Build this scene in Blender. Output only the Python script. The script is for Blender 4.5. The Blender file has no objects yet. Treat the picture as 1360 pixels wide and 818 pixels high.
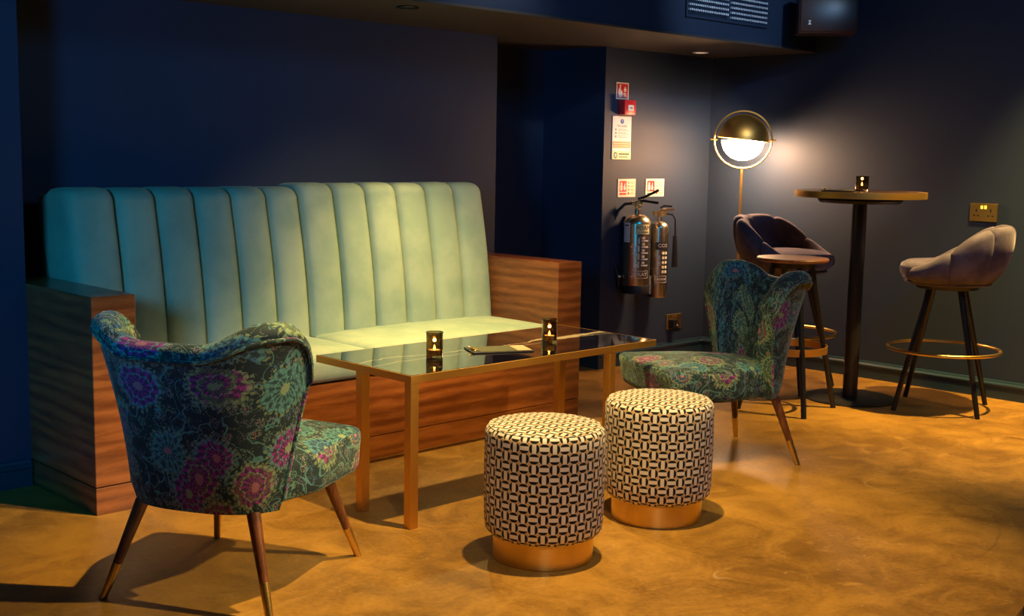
import bpy, bmesh, math, random
from mathutils import Vector, Matrix
random.seed(7)
PI = math.pi
sc = bpy.context.scene
col = sc.collection
R = math.radians

# ------------------------------------------------------------------ camera
f_px = 1600.0
yaw, pit, rol = R(44.33), R(7.28), R(-0.99)
Fw = Vector((math.sin(yaw)*math.cos(pit), math.cos(yaw)*math.cos(pit), -math.sin(pit)))
rt = Vector((math.cos(yaw), -math.sin(yaw), 0))
dn = Fw.cross(rt)
rt2 = rt*math.cos(rol) + dn*math.sin(rol)
dn2 = dn*math.cos(rol) - rt*math.sin(rol)
cd = bpy.data.cameras.new('camera')
cam = bpy.data.objects.new('camera', cd); col.objects.link(cam)
cd.sensor_width = 36; cd.lens = f_px*36/1360; cd.clip_start = .05
M = Matrix((rt2, -dn2, -Fw)).transposed().to_4x4()
M.translation = Vector((0, 0, 1.25))
cam.matrix_world = M
sc.camera = cam

# ------------------------------------------------------------------ world, lights, exposure
w = bpy.data.worlds.new('world'); sc.world = w; w.use_nodes = True
w.node_tree.nodes['Background'].inputs[0].default_value = (.02, .06, .14, 1)
w.node_tree.nodes['Background'].inputs[1].default_value = .3
sc.view_settings.view_transform = 'Standard'
sc.view_settings.look = 'None'
sc.view_settings.exposure = 0.0
sc.view_settings.gamma = 1.0
sc.view_settings.use_curve_mapping = False

def spot(name, loc, target, power, color, size=100, blend=.6, rad=.04):
    l = bpy.data.lights.new(name, 'SPOT'); l.energy = power; l.color = color
    l.spot_size = R(size); l.spot_blend = blend; l.shadow_soft_size = rad
    o = bpy.data.objects.new(name, l); col.objects.link(o); o.location = loc
    d = Vector(target) - Vector(loc)
    o.rotation_euler = d.to_track_quat('-Z', 'Y').to_euler()
    return o
def area(name, loc, target, power, color, sx, sy):
    l = bpy.data.lights.new(name, 'AREA'); l.energy = power; l.color = color
    l.shape = 'RECTANGLE'; l.size = sx; l.size_y = sy
    o = bpy.data.objects.new(name, l); col.objects.link(o); o.location = loc
    d = Vector(target) - Vector(loc)
    o.rotation_euler = d.to_track_quat('-Z', 'Y').to_euler()
    return o
WARM = (1, .66, .22)
CREAM = (1, .80, .62)
BLUE = (.02, .43, 1)
spot('spot_over_sofa', (3.50, 3.985, 1.835), (3.45, 3.62, 0), 140, (1, .70, .25), 88, .9, .03)
spot('spot_over_poufs', (2.75, 2.35, 2.74), (2.7, 2.7, 0), 430, WARM, 72, .45, .03)
spot('spot_over_bar', (5.80, 2.15, 2.74), (5.70, 2.45, 0), 820, (1, .64, .17), 63, .9, .03)
spot('spot_front_left', (1.0, .5, 2.70), (3.0, 2.65, .2), 115, (1, .78, .60), 46, .8, .05)
spot('fill_sofa', (3.9, 1.5, 2.72), (3.45, 4.25, .55), 320, (1, .70, .27), 33, .9, .05)  # added fill to brighten the sofa backrest, not a room fixture
spot('spot_soffit_wash', (3.7, 3.62, 2.40), (3.7, 3.93, 2.0), 14, (1, .9, .72), 80, 1, .05)
spot('spot_right_floor', (4.2, 1.2, 2.74), (4.4, 1.7, 0), 42, WARM, 92, 1, .05)
spot('fill_vent_cool', (4.6, 1.8, 2.6), (5.45, 3.9, 2.1), 120, (.55, .75, 1), 34, .8, .05)  # cool light added only so the vent slats come out brighter
spot('blue_wash', (-.8, 1.3, 1.6), (1.45, 3.95, 1.4), 270, BLUE, 52, .6, .3)
spot('spot_front_right', (3.5, .5, 2.15), (1.9, 2.92, .5), 470, (1, .74, .36), 24, .7, .04)
spot('fill_lamp', (4.2, 2.2, 2.7), (6.0, 4.21, 1.42), 70, (1, .75, .45), 15, .8, .04)  # extra narrow light put in to brighten the lamp's brass dome
area('blue_wash_right', (3.4, 1.0, 2.7), (5.9, 4.4, 2.1), 26, BLUE, 1.2, .6)

# ------------------------------------------------------------------ node helper
class NT:
    def __init__(s, name):
        s.m = bpy.data.materials.new(name); s.m.use_nodes = True
        s.t = s.m.node_tree; s.b = s.t.nodes['Principled BSDF']
    def put(s, inp, v):
        if isinstance(v, E): s.t.links.new(v.o, inp)
        elif isinstance(v, bpy.types.NodeSocket): s.t.links.new(v, inp)
        else:
            if isinstance(v, (tuple, list)) and len(v) == 3 and inp.type == 'RGBA': v = (*v, 1)
            inp.default_value = v
    def n(s, typ, props=None, **inp):
        nd = s.t.nodes.new(typ)
        for k, v in (props or {}).items(): setattr(nd, k, v)
        for k, v in inp.items():
            s.put(nd.inputs[k.replace('_', ' ')], v)
        return nd
    def math(s, op, a, b=None, c=None):
        nd = s.t.nodes.new('ShaderNodeMath'); nd.operation = op
        for i, v in enumerate((a, b, c)):
            if v is not None: s.put(nd.inputs[i], v)
        return E(s, nd.outputs[0])
    def coord(s, kind='Object'):
        return s.t.nodes.new('ShaderNodeTexCoord').outputs[kind]
    def xyz(s, v):
        nd = s.n('ShaderNodeSeparateXYZ'); s.put(nd.inputs[0], v)
        return [E(s, o) for o in nd.outputs]
    def comb(s, x, y, z=0.0):
        nd = s.n('ShaderNodeCombineXYZ')
        for i, v in enumerate((x, y, z)): s.put(nd.inputs[i], v)
        return nd.outputs[0]
    def scale(s, v, sc3):
        nd = s.n('ShaderNodeVectorMath', {'operation': 'MULTIPLY'})
        s.put(nd.inputs[0], v); nd.inputs[1].default_value = sc3
        return nd.outputs[0]
    def noise(s, v, scale, detail=3, rough=.5, dist=0):
        nd = s.n('ShaderNodeTexNoise', Vector=v, Scale=scale, Detail=detail, Roughness=rough, Distortion=dist)
        return E(s, nd.outputs['Fac'])
    def mix(s, fac, a, b):
        nd = s.n('ShaderNodeMix', {'data_type': 'RGBA'})
        s.put(nd.inputs[0], fac); s.put(nd.inputs[6], a); s.put(nd.inputs[7], b)
        return nd.outputs[2]
    def step(s, x, lo, hi):
        nd = s.n('ShaderNodeMapRange'); nd.clamp = True; nd.interpolation_type = 'SMOOTHSTEP'
        s.put(nd.inputs[0], x); nd.inputs[1].default_value = lo; nd.inputs[2].default_value = hi
        return E(s, nd.outputs[0])
    def bump(s, h, strength=.3, dist=.005):
        nd = s.n('ShaderNodeBump', Strength=strength, Distance=dist); s.put(nd.inputs['Height'], h)
        s.t.links.new(nd.outputs[0], s.b.inputs['Normal'])
    def set(s, **k):
        for kk, v in k.items(): s.put(s.b.inputs[kk.replace('_', ' ')], v)
        return s
class E:
    def __init__(s, t, o): s.t = t; s.o = o
    def __add__(s, b): return s.t.math('ADD', s, b)
    def __radd__(s, b): return s.t.math('ADD', b, s)
    def __sub__(s, b): return s.t.math('SUBTRACT', s, b)
    def __rsub__(s, b): return s.t.math('SUBTRACT', b, s)
    def __mul__(s, b): return s.t.math('MULTIPLY', s, b)
    def __rmul__(s, b): return s.t.math('MULTIPLY', b, s)
    def __truediv__(s, b): return s.t.math('DIVIDE', s, b)
    def lt(s, b): return s.t.math('LESS_THAN', s, b)
    def gt(s, b): return s.t.math('GREATER_THAN', s, b)
    def f(s, op, b=None): return s.t.math(op, s, b)

def simple(name, c, rough=.5, metal=0, var=.12, nscale=30, **k):
    t = NT(name); v = t.coord(); n = t.noise(v, nscale, 3)
    lo = tuple(x*(1-var) for x in c); hi = tuple(min(1, x*(1+var)) for x in c)
    t.set(Base_Color=t.mix(n, lo, hi), Roughness=rough, Metallic=metal, **k)
    return t.m
def brushed(name, c, rough, axis=(1, 1, 60)):
    t = NT(name); v = t.scale(t.coord(), axis); n = t.noise(v, 6, 3)
    t.set(Base_Color=t.mix(n, tuple(x*.8 for x in c), c), Roughness=n*.18+(rough-.09), Metallic=1.0)
    return t.m
def emis(name, c, s):
    t = NT(name); t.set(Base_Color=c, Emission_Color=c, Emission_Strength=s, Roughness=.4); return t.m
def wood(name, axis, dark, light, rough=.28, sc_=1.0):
    # grain runs along the axis that is NOT squeezed
    t = NT(name); v = t.scale(t.coord(), axis)
    d = t.noise(v, 1.3*sc_, 3, .5, .8)
    g = t.noise(v, 5*sc_, 5, .62, .6)
    fine = t.noise(v, 34*sc_, 3, .6)
    wv = t.n('ShaderNodeTexWave', {'wave_type': 'BANDS', 'bands_direction': 'Z'}, Vector=v, Scale=1.1*sc_, Distortion=7.0, Detail=3.0)
    k = t.step(g*.6 + fine*.12 + E(t, wv.outputs['Fac'])*.14 + d*.36, .40, .86)
    c = t.mix(k, dark, light)
    t.set(Base_Color=c, Roughness=fine*.15+(rough-.05), Coat_Weight=.25, Coat_Roughness=.12)
    t.bump(fine, .08, .002)
    return t.m

M_ = {}
# wall paint
def paint(name, c):
    t = NT(name); v = t.coord(); n = t.noise(v, 3, 4); n2 = t.noise(v, 260, 2)
    t.set(Base_Color=t.mix(n, tuple(x*.9 for x in c), tuple(x*1.12 for x in c)), Roughness=.62)
    t.bump(n2, .12, .001)
    return t.m
M_['wall'] = paint('navy_paint', (.014, .029, .064))
M_['trimpaint'] = paint('navy_trim_paint', (.016, .042, .066)); M_['trimpaint'].node_tree.nodes['Principled BSDF'].inputs['Roughness'].default_value = .35
M_['soffit'] = paint('dark_soffit_paint', (.055, .045, .038))
# floor: polished concrete
def floor_mat():
    t = NT('polished_concrete'); v = t.coord()
    a = t.noise(v, .9, 6, .6, .4); b = t.noise(v, 4.5, 7, .68, .9); c = t.noise(v, 60, 5, .7)
    st = t.noise(t.scale(v, (1, 2.2, 1)), 2.1, 5, .7, 2.2)
    k = t.step(a*.4 + b*.4 + c*.2, .36, .64)
    base = t.mix(k, (.15, .070, .011), (.44, .225, .034))
    base = t.mix(t.step(st, .57, .75)*.45, base, (.54, .30, .075))
    # pale scuffs: thin lines where a warped noise crosses its mean
    sx = t.noise(v, 1.7, 2, .4, 1.2) - .5
    line = 1 - t.step(sx.f('ABSOLUTE'), .0, .0035)
    msk = t.step(t.noise(v, 3.3, 3), .52, .68)
    s2 = t.noise(t.scale(v, (1, .35, 1)), 6.5, 2, .4, 1.6) - .5
    line2 = (1 - t.step(s2.f('ABSOLUTE'), .0, .004)) * t.step(t.noise(v, 1.4, 3), .5, .62)
    base = t.mix((line*msk*.45).f('MAXIMUM', line2*.4), base, (.62, .42, .2))
    fx, fy, _ = t.xyz(v)
    dx = fx - 3.70; dy = fy - 2.30
    rg = ((dx*dx+dy*dy).f('SQRT') - .70 + t.noise(v, 5, 2)*.03).f('ABSOLUTE')
    base = t.mix((1 - t.step(rg, .002, .009))*t.noise(v, 7, 2)*.45, base, (.10, .05, .012))
    # dark specks and pale chips
    vo = t.n('ShaderNodeTexVoronoi', Vector=v, Scale=9.0)
    chip = E(t, vo.outputs['Distance']).lt(.035)
    base = t.mix(chip*.5, base, (.6, .45, .26))
    t.set(Base_Color=base, Roughness=b*.30+.30, Specular_IOR_Level=.45)
    t.bump(b*.6+c*.4, .10, .004)
    return t.m
M_['floor'] = floor_mat()
DW, LW = (.13, .032, .008), (.36, .115, .028)
M_['walnut'] = wood('walnut_veneer', (.8, .8, 6), DW, LW)
M_['walnut_dark'] = wood('walnut_dark_legs', (30, 30, 2), (.07, .022, .009), (.22, .075, .026), .3)
M_['stoolwood'] = wood('stool_seat_wood', (2, 16, 4), (.16, .055, .02), (.36, .14, .05), .3)
M_['brass'] = brushed('brushed_brass', (.80, .53, .17), .34)
def drum_brass():
    t = NT('drum_brass'); n = t.noise(t.scale(t.coord(), (2, 2, 90)), 5, 3)
    tg = t.n('ShaderNodeTangent', {'direction_type': 'RADIAL', 'axis': 'Z'})
    t.set(Base_Color=t.mix(n, (.78, .52, .18), (.92, .64, .24)), Metallic=1.0, Roughness=.30, Anisotropic=.85, Anisotropic_Rotation=.25, Tangent=tg.outputs[0]); return t.m
M_['drumbrass'] = drum_brass()
M_['brassleg'] = brushed('table_brass', (.85, .50, .12), .46)
M_['brasslamp'] = brushed('lamp_brass', (.95, .60, .17), .46, (1, 1, 8))
M_['black'] = simple('black_metal', (.012, .011, .012), .32, 0, .3, 60)
M_['rubber'] = simple('black_rubber', (.01, .01, .011), .5)
M_['chrome'] = brushed('polished_steel', (.88, .70, .46), .25, (2, 2, 2))
M_['white'] = simple('white_plastic', (.78, .76, .70), .45)
M_['cream'] = simple('cream_paper', (.82, .76, .58), .6, 0, .06)
M_['red'] = simple('sign_red', (.62, .02, .015), .4)
M_['redbox'] = simple('call_point_red', (.60, .025, .03), .35)
M_['ink'] = simple('black_ink', (.015, .015, .02), .5)
M_['grey'] = simple('grey_print', (.33, .31, .28), .6)
M_['green'] = simple('green_print', (.06, .20, .08), .6)
M_['olive'] = simple('olive_card', (.07, .075, .03), .5)
M_['tanprint'] = simple('tan_print', (.50, .36, .20), .5)
M_['blue'] = simple('blue_print', (.03, .10, .34), .6)
M_['orange'] = simple('orange_print', (.85, .45, .18), .6)
M_['yellow'] = simple('pale_yellow_label', (.85, .80, .38), .5)
M_['brown'] = simple('dark_brown_cover', (.06, .028, .022), .35, 0, .2)
M_['wax'] = simple('candle_wax', (.75, .62, .42), .5)
M_['flame'] = emis('flame', (1, .55, .16), 22)
M_['lampglass'] = emis('lit_opal_glass', (1, .58, .30), 140)
M_['neon'] = emis('socket_neon', (1, .78, .10), .8)
M_['spotglow'] = emis('downlight_disc', (1, .78, .58), .9)
M_['leather'] = simple('maroon_leather', (.06, .018, .014), .4)
M_['ventwhite'] = simple('vent_white', (.80, .84, .88), .4)

def velvet(name, c, c2, sheen=.5, nscale=5):
    t = NT(name); v = t.coord(); n = t.noise(v, nscale, 4, .6); n2 = t.noise(v, 420, 2)
    t.set(Base_Color=t.mix(t.step(n, .35, .68), c, c2), Roughness=.8, Sheen_Weight=sheen, Sheen_Roughness=.35,
          Sheen_Tint=tuple(min(1, x*1.7+.1) for x in c2), Specular_IOR_Level=.15)
    t.bump(n2*.7+n*.3, .18, .002)
    return t.m
M_['mint'] = velvet('seafoam_velvet', (.28, .37, .26), (.38, .455, .31), .15)
M_['purple'] = velvet('plum_grey_velvet', (.075, .062, .095), (.135, .115, .16), .9, 9)

def paisley():
    t = NT('paisley_velvet'); uv = t.coord('UV')
    wn = t.n('ShaderNodeTexNoise', Vector=uv, Scale=9.0, Detail=2.0)
    off = t.n('ShaderNodeVectorMath', {'operation': 'SUBTRACT'}); t.put(off.inputs[0], wn.outputs['Color']); off.inputs[1].default_value = (.5, .5, .5)
    ws = t.scale(off.outputs[0], (.05, .05, 0))
    ad = t.n('ShaderNodeVectorMath', {'operation': 'ADD'}); t.put(ad.inputs[0], uv); t.put(ad.inputs[1], ws)
    p = ad.outputs[0]
    def cells(scale, rnd=1.0):
        vo = t.n('ShaderNodeTexVoronoi', {'voronoi_dimensions': '2D'}, Vector=p, Scale=scale, Randomness=rnd)
        sub = t.n('ShaderNodeVectorMath', {'operation': 'SUBTRACT'}); t.put(sub.inputs[0], p); t.put(sub.inputs[1], vo.outputs['Position'])
        x, y, _ = t.xyz(sub.outputs[0])
        rr = (x*x + y*y).f('SQRT') * scale
        th = t.math('ARCTAN2', y, x)
        cs = t.n('ShaderNodeSeparateColor'); t.put(cs.inputs[0], vo.outputs['Color'])
        return rr, th, [E(t, o) for o in cs.outputs], x, y
    rr, th, c, x, y = cells(6.4, .85)
    th = th + c[0]*6.28
    scallop = ((th*4.5).f('SINE')).f('ABSOLUTE')
    fan = .33 + .07*scallop + c[1]*.08
    frac = (th/6.2832).f('FRACT')
    comma = .15 + .33*frac + .02*(th*16).f('SINE')
    isc = c[2].lt(.5)
    Rf = comma*isc + fan*(1-isc)
    e = rr / Rf
    inside = 1 - t.step(e, .97, 1.0)
    rim = t.step(e, .80, .84) * inside
    rim2 = t.step(e, .48, .51) * (1 - t.step(e, .56, .59))
    core = 1 - t.step(e, .18, .22)
    rays = ((th*13 + rr*9).f('SINE')).gt(.1)
    swirl = ((e.f('LOGARITHM', 2.718)*7 + th*2).f('SINE')).gt(.25)
    dots = t.n('ShaderNodeTexVoronoi', {'voronoi_dimensions': '2D'}, Vector=uv, Scale=190.0)
    stip = 1 - t.step(E(t, dots.outputs['Distance']), .34, .5)
    # scroll vines between the flowers
    nz = t.noise(p, 11, 1, .3, 1.6) - .5
    vine = 1 - t.step(nz.f('ABSOLUTE'), .010, .022)
    nz2 = t.noise(p, 17, 1, .3, 2.6) - .47
    vine2 = 1 - t.step(nz2.f('ABSOLUTE'), .012, .028)
    # beads
    r2, th2, c2, _, _ = cells(27, .6)
    bead = (1 - t.step(r2, .36, .40)) * (1 - (1 - t.step(r2, .20, .24))*.5) * c2[0].gt(.45)
    tri = ((th2*3).f('SINE')*.12 + .30 - r2).gt(0) * c2[1].gt(.5)
    bg = (.015, .030, .038)
    teal, blue, green, mag, pink = (.09, .25, .24), (.06, .17, .28), (.20, .28, .15), (.34, .04, .28), (.36, .14, .17)
    k = t.mix((vine2*.55)*stip, bg, green)
    k = t.mix(bead*.6*stip, k, t.mix(c2[2], teal, green))
    k = t.mix(tri*.5*stip, k, t.mix(c2[0], blue, pink))
    k = t.mix(vine*.8, k, teal)
    fcol = t.mix(c[2].gt(.72), t.mix(c[2].gt(.40), blue, teal), mag)
    fcol2 = t.mix(c[0].gt(.55), green, pink)
    inner = t.mix(rays, t.mix(.75, fcol, bg), fcol)
    inner = t.mix(swirl*c[1].gt(.5), inner, t.mix(.5, fcol2, bg))
    inner = t.mix(1-stip*.55-.45, inner, bg)
    inner = t.mix(rim2.f('MAXIMUM', rim)*(.35+.65*((th*22).f('SINE')).gt(-.2)), inner, t.mix(c[1].gt(.5), teal, green))
    inner = t.mix(core, inner, fcol2)
    k = t.mix(inside, k, inner)
    halo = t.step(e, 1.0, 1.03)*(1-t.step(e, 1.12, 1.16))*((th*26).f('SINE')).gt(-.1)
    k = t.mix(halo*.7, k, green)
    t.set(Base_Color=k, Roughness=.72, Sheen_Weight=.35, Sheen_Roughness=.4, Sheen_Tint=(.5, .6, .55), Specular_IOR_Level=.2)
    t.bump(inside*.5+vine*.4+stip*.2, .25, .002)
    return t.m
M_['paisley'] = paisley()

def geo_print():
    t = NT('basket_print_fabric'); uv = t.coord('UV')
    P = .0309
    u, v, _ = t.xyz(uv)
    u = u/P; v = v/P
    iu = u.f('FLOOR'); iv = v.f('FLOOR')
    fu = u - iu - .5; fv = v - iv - .5
    par = t.math('MODULO', (iu+iv).f('ABSOLUTE'), 2.0).gt(.5)
    # along = coordinate across the band
    ac = fu*par + fv*(1-par)
    al = fv*par + fu*(1-par)
    r = (fu*fu+fv*fv).f('SQRT')
    band = (ac.f('ABSOLUTE')).lt(.19) * (al.f('ABSOLUTE')).lt(.47)
    cap = r.lt(.515) * (ac.f('ABSOLUTE')).gt(.215)
    base = t.mix(cap, (.62, .43, .22), (.008, .008, .010))
    gap = (ac.f('ABSOLUTE')).lt(.215)*r.lt(.5)
    base = t.mix(gap, base, (.62, .50, .32))
    base = t.mix(band, base, (.84, .76, .62))
    wv = t.noise(uv, 900, 2)
    t.set(Base_Color=base, Roughness=.8, Specular_IOR_Level=.2, Sheen_Weight=.15)
    t.bump(wv, .2, .001)
    return t.m
M_['geo'] = geo_print()

def marble():
    t = NT('black_marble'); v = t.coord(); x, y, z = t.xyz(v)
    # object space: x 0..1.27 along the table, y 0..0.53 across it
    n1 = t.noise(v, 3.2, 5, .6, .5) - .5; n2 = t.noise(v, 9, 4, .65) - .5; n3 = t.noise(v, 2.1, 3) - .5
    a = y - (.30 + n1*.16 + n2*.03 - x*.02)
    b = y - (.235 + n1*.10 + n3*.10)
    c = y - (.05 + x*.24 + n1*.25)
    wide = t.step(x, .80, 1.0)*.022 + .0045
    va = 1 - t.step(a.f('ABSOLUTE') / wide, .5, 1.0)
    vb = 1 - t.step((b.f('ABSOLUTE')), .0015, .0042)
    vc = (1 - t.step((c.f('ABSOLUTE')), .001, .003))*t.step(n3, .0, .08)
    k = t.math('MAXIMUM', t.math('MAXIMUM', va, vb*.85), vc*.35)
    cloud = t.step(t.noise(v, 26, 6, .7), .52, .66)*t.step(x, .55, 1.2)*.25
    base = t.mix(cloud, (.008, .007, .007), (.13, .075, .04))
    base = t.mix(k, base, (.66, .56, .38))
    t.set(Base_Color=base, Roughness=.06, Specular_IOR_Level=.9, Coat_Weight=1.0, Coat_Roughness=.02)
    return t.m
M_['marble'] = marble()

def tinted_glass():
    t = NT('smoked_glass'); v = t.coord(); n = t.noise(v, 30, 2)
    t.set(Base_Color=t.mix(n, (.34, .24, .12), (.42, .31, .17)), Roughness=.05, Transmission_Weight=1.0, IOR=1.45)
    return t.m
M_['glass'] = tinted_glass()

# ------------------------------------------------------------------ mesh helpers
def link(name, bm, mat, parent=None, smooth=True, loc=None, angle=40, kind=None):
    me = bpy.data.meshes.new(name)
    bmesh.ops.recalc_face_normals(bm, faces=bm.faces)
    if smooth:
        for f in bm.faces: f.smooth = True
        for e in bm.edges:
            if len(e.link_faces) == 2 and e.calc_face_angle(0) > R(angle): e.smooth = False
    bm.to_mesh(me); bm.free()
    if mat: me.materials.append(M_[mat] if isinstance(mat, str) else mat)
    o = bpy.data.objects.new(name, me); col.objects.link(o)
    if parent: o.parent = parent
    if loc: o.location = loc
    if kind: o['kind'] = kind
    return o
def tag(o, label=None, cat=None, group=None, kind=None):
    if label: o['label'] = label
    if cat: o['category'] = cat
    if group: o['group'] = group
    if kind: o['kind'] = kind
    return o
def thing(name, label, cat, loc, rz=0, group=None):
    o = bpy.data.objects.new(name, None); col.objects.link(o)
    o.location = loc; o.rotation_euler = (0, 0, rz); o.empty_display_size = .05
    return tag(o, label, cat, group)
def copy_tree(o, parent=None):
    c = o.copy(); col.objects.link(c)
    if parent: c.parent = parent
    for ch in list(o.children): copy_tree(ch, c)
    return c
def box(bm, a, b, bev=0, seg=2):
    a, b = Vector(a), Vector(b)
    r = bmesh.ops.create_cube(bm, size=1)
    vs = r['verts']
    for v in vs:
        v.co = Vector([(a[i]+b[i])/2 + v.co[i]*(b[i]-a[i]) for i in range(3)])
    if bev:
        es = list({e for v in vs for e in v.link_edges})
        bmesh.ops.bevel(bm, geom=es, offset=bev, segments=seg, affect='EDGES', profile=.5)
    return bm
def bx(a, b, bev=0, seg=2): return box(bmesh.new(), a, b, bev, seg)
def rod(bm, p, q, r0, r1=None, n=16, cap=True):
    if r1 is None: r1 = r0
    p, q = Vector(p), Vector(q); d = (q-p).normalized()
    u = d.orthogonal().normalized(); v = d.cross(u)
    A = [bm.verts.new(p + (u*math.cos(2*PI*i/n) + v*math.sin(2*PI*i/n))*r0) for i in range(n)]
    B = [bm.verts.new(q + (u*math.cos(2*PI*i/n) + v*math.sin(2*PI*i/n))*r1) for i in range(n)]
    for i in range(n): bm.faces.new((A[i], A[(i+1) % n], B[(i+1) % n], B[i]))
    if cap: bm.faces.new(A[::-1]); bm.faces.new(B)
    return bm
def rd(*a, **k): return rod(bmesh.new(), *a, **k)
def lathe(prof, n=48, c=(0, 0, 0), bm=None, uv=False):
    bm = bm or bmesh.new(); rings = []
    for r, z in prof:
        if r < 1e-6: rings.append([bm.verts.new((c[0], c[1], c[2]+z))])
        else: rings.append([bm.verts.new((c[0]+r*math.cos(2*PI*i/n), c[1]+r*math.sin(2*PI*i/n), c[2]+z)) for i in range(n)])
    for a, b in zip(rings, rings[1:]):
        for i in range(n):
            j = (i+1) % n
            if len(a) == 1 and len(b) == 1: continue
            if len(a) == 1: bm.faces.new((a[0], b[i], b[j]))
            elif len(b) == 1: bm.faces.new((a[i], a[j], b[0]))
            else: bm.faces.new((a[i], a[j], b[j], b[i]))
    return bm
def sweep(pts, r, n=10, closed=False, bm=None, ry=None):
    bm = bm or bmesh.new(); P = [Vector(p) for p in pts]; N = len(P); rings = []
    up = None
    for i in range(N):
        if closed: t = (P[(i+1) % N]-P[i-1]).normalized()
        else: t = (P[min(i+1, N-1)]-P[max(i-1, 0)]).normalized()
        if up is None: up = t.orthogonal().normalized() if abs(t.z) > .9 else Vector((0, 0, 1))
        s = t.cross(up).normalized(); up2 = s.cross(t).normalized()
        if abs(t.z) < .9: pass
        up = up2 if not closed else up
        rr = r[i] if isinstance(r, (list, tuple)) else r
        rings.append([bm.verts.new(P[i] + (s*math.cos(2*PI*k/n) + up2*math.sin(2*PI*k/n)*((ry/rr) if ry else 1))*rr) for k in range(n)])
    pr = list(zip(rings, rings[1:])) + ([(rings[-1], rings[0])] if closed else [])
    for a, b in pr:
        for k in range(n): bm.faces.new((a[k], a[(k+1) % n], b[(k+1) % n], b[k]))
    if not closed: bm.faces.new(rings[0][::-1]); bm.faces.new(rings[-1])
    return bm
def ring_pts(c, r, n=64, axis='z', u=None, v=None):
    c = Vector(c); u = Vector(u or (1, 0, 0)); v = Vector(v or (0, 1, 0))
    return [c + (u*math.cos(2*PI*i/n) + v*math.sin(2*PI*i/n))*r for i in range(n)]
def cushion(a, b, r, crown=0, n=(14, 14, 5), bm=None):
    """rounded, slightly crowned upholstered block"""
    bm = bm or bmesh.new(); a, b = Vector(a), Vector(b); c = (a+b)/2; h = (b-a)/2
    cache = {}
    def vert(p):
        key = tuple(round(x, 5) for x in p)
        if key in cache: return cache[key]
        q = Vector([p[i]*h[i] for i in range(3)])
        inn = Vector([max(-(h[i]-r), min(h[i]-r, q[i])) for i in range(3)])
        d = q-inn
        if d.length > 1e-9: q = inn + d.normalized()*r
        bul = (1-abs(p[0])**2.4)*(1-abs(p[1])**2.4)
        q.z += crown*max(0, bul)*(1 if p[2] > 0 else 0)*abs(p[2])
        cache[key] = bm.verts.new(c+q); return cache[key]
    def sp(k, nn):   # denser near the edges
        t = k/nn*2-1; return math.copysign(1-(1-abs(t))**1.35, t)
    for ax in range(3):
        o1, o2 = (ax+1) % 3, (ax+2) % 3
        for s in (-1, 1):
            for i in range(n[o1]):
                for j in range(n[o2]):
                    q = []
                    for (di, dj) in ((0, 0), (1, 0), (1, 1), (0, 1)):
                        p = [0, 0, 0]; p[ax] = s; p[o1] = sp(i+di, n[o1]); p[o2] = sp(j+dj, n[o2]); q.append(vert(p))
                    try: bm.faces.new(q)
                    except ValueError: pass
    return bm
def boxuv(bm, off=(0, 0)):
    bmesh.ops.recalc_face_normals(bm, faces=bm.faces); bm.normal_update()
    L = bm.loops.layers.uv.verify()
    for f in bm.faces:
        nn = f.normal; ax = max(range(3), key=lambda i: abs(nn[i])*(1.3 if i == 2 else 1))
        for l in f.loops:
            p = l.vert.co
            l[L].uv = ((p.y, p.z), (p.x, p.z+.6), (p.x, p.y+.9))[ax]
            l[L].uv = (l[L].uv[0]+off[0], l[L].uv[1]+off[1])
    return bm
def textbm(s, size, depth=.0006, align='CENTER'):
    cu = bpy.data.curves.new('t', 'FONT'); cu.body = s; cu.size = size; cu.extrude = depth; cu.align_x = align; cu.align_y = 'CENTER'
    cu.resolution_u = 3
    ob = bpy.data.objects.new('t', cu); col.objects.link(ob)
    bpy.context.view_layer.update()
    me = bpy.data.meshes.new_from_object(ob.evaluated_get(bpy.context.evaluated_depsgraph_get()))
    bm = bmesh.new(); bm.from_mesh(me)
    bpy.data.objects.remove(ob); bpy.data.curves.remove(cu); bpy.data.meshes.remove(me)
    return bm
def xf(bm, m): bmesh.ops.transform(bm, matrix=m, verts=bm.verts); return bm
def poly(bm, pts, y0, y1):
    """flat outline in x,z extruded from y0 to y1"""
    A = [bm.verts.new((x, y0, z)) for x, z in pts]; B = [bm.verts.new((x, y1, z)) for x, z in pts]; n = len(pts)
    bm.faces.new(A); bm.faces.new(B[::-1])
    for i in range(n): bm.faces.new((A[i], B[i], B[(i+1) % n], A[(i+1) % n]))
    return bm

# ------------------------------------------------------------------ the room
XR, YS, YA, YR = 6.28, 4.72, 4.66, 5.15      # right wall, sofa wall, extinguisher wall, recess wall
ZC = 2.8
def struct(name, bm, mat, **k):
    o = link(name, bm, mat, smooth=False, **k); o['kind'] = 'structure'; return o
struct('floor', bx((-2.6, -2.6, -.1), (XR+.1, YR+.2, 0)), 'floor')
struct('ceiling', bx((-2.6, -2.6, ZC), (XR+.1, YR+.2, ZC+.1)), 'wall')
struct('wall_left', bx((-2.6, 4.36, 0), (1.78, 4.9, ZC)), 'wall')
struct('wall_back', bx((1.78, YS, 0), (4.47, YR+.1, ZC)), 'wall')
struct('wall_recess', bx((4.47, YR, 0), (5.27, YR+.1, ZC)), 'wall')
struct('wall_alcove', bx((5.27, YA, 0), (XR, YR+.1, ZC)), 'wall')
struct('wall_right', bx((XR, -2.6, 0), (XR+.12, YR+.1, ZC)), 'wall')
struct('wall_far_left', bx((-2.72, -2.6, 0), (-2.6, 4.36, ZC)), 'wall')
struct('wall_behind', bx((-2.6, -2.72, 0), (XR, -2.6, ZC)), 'wall')
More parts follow.
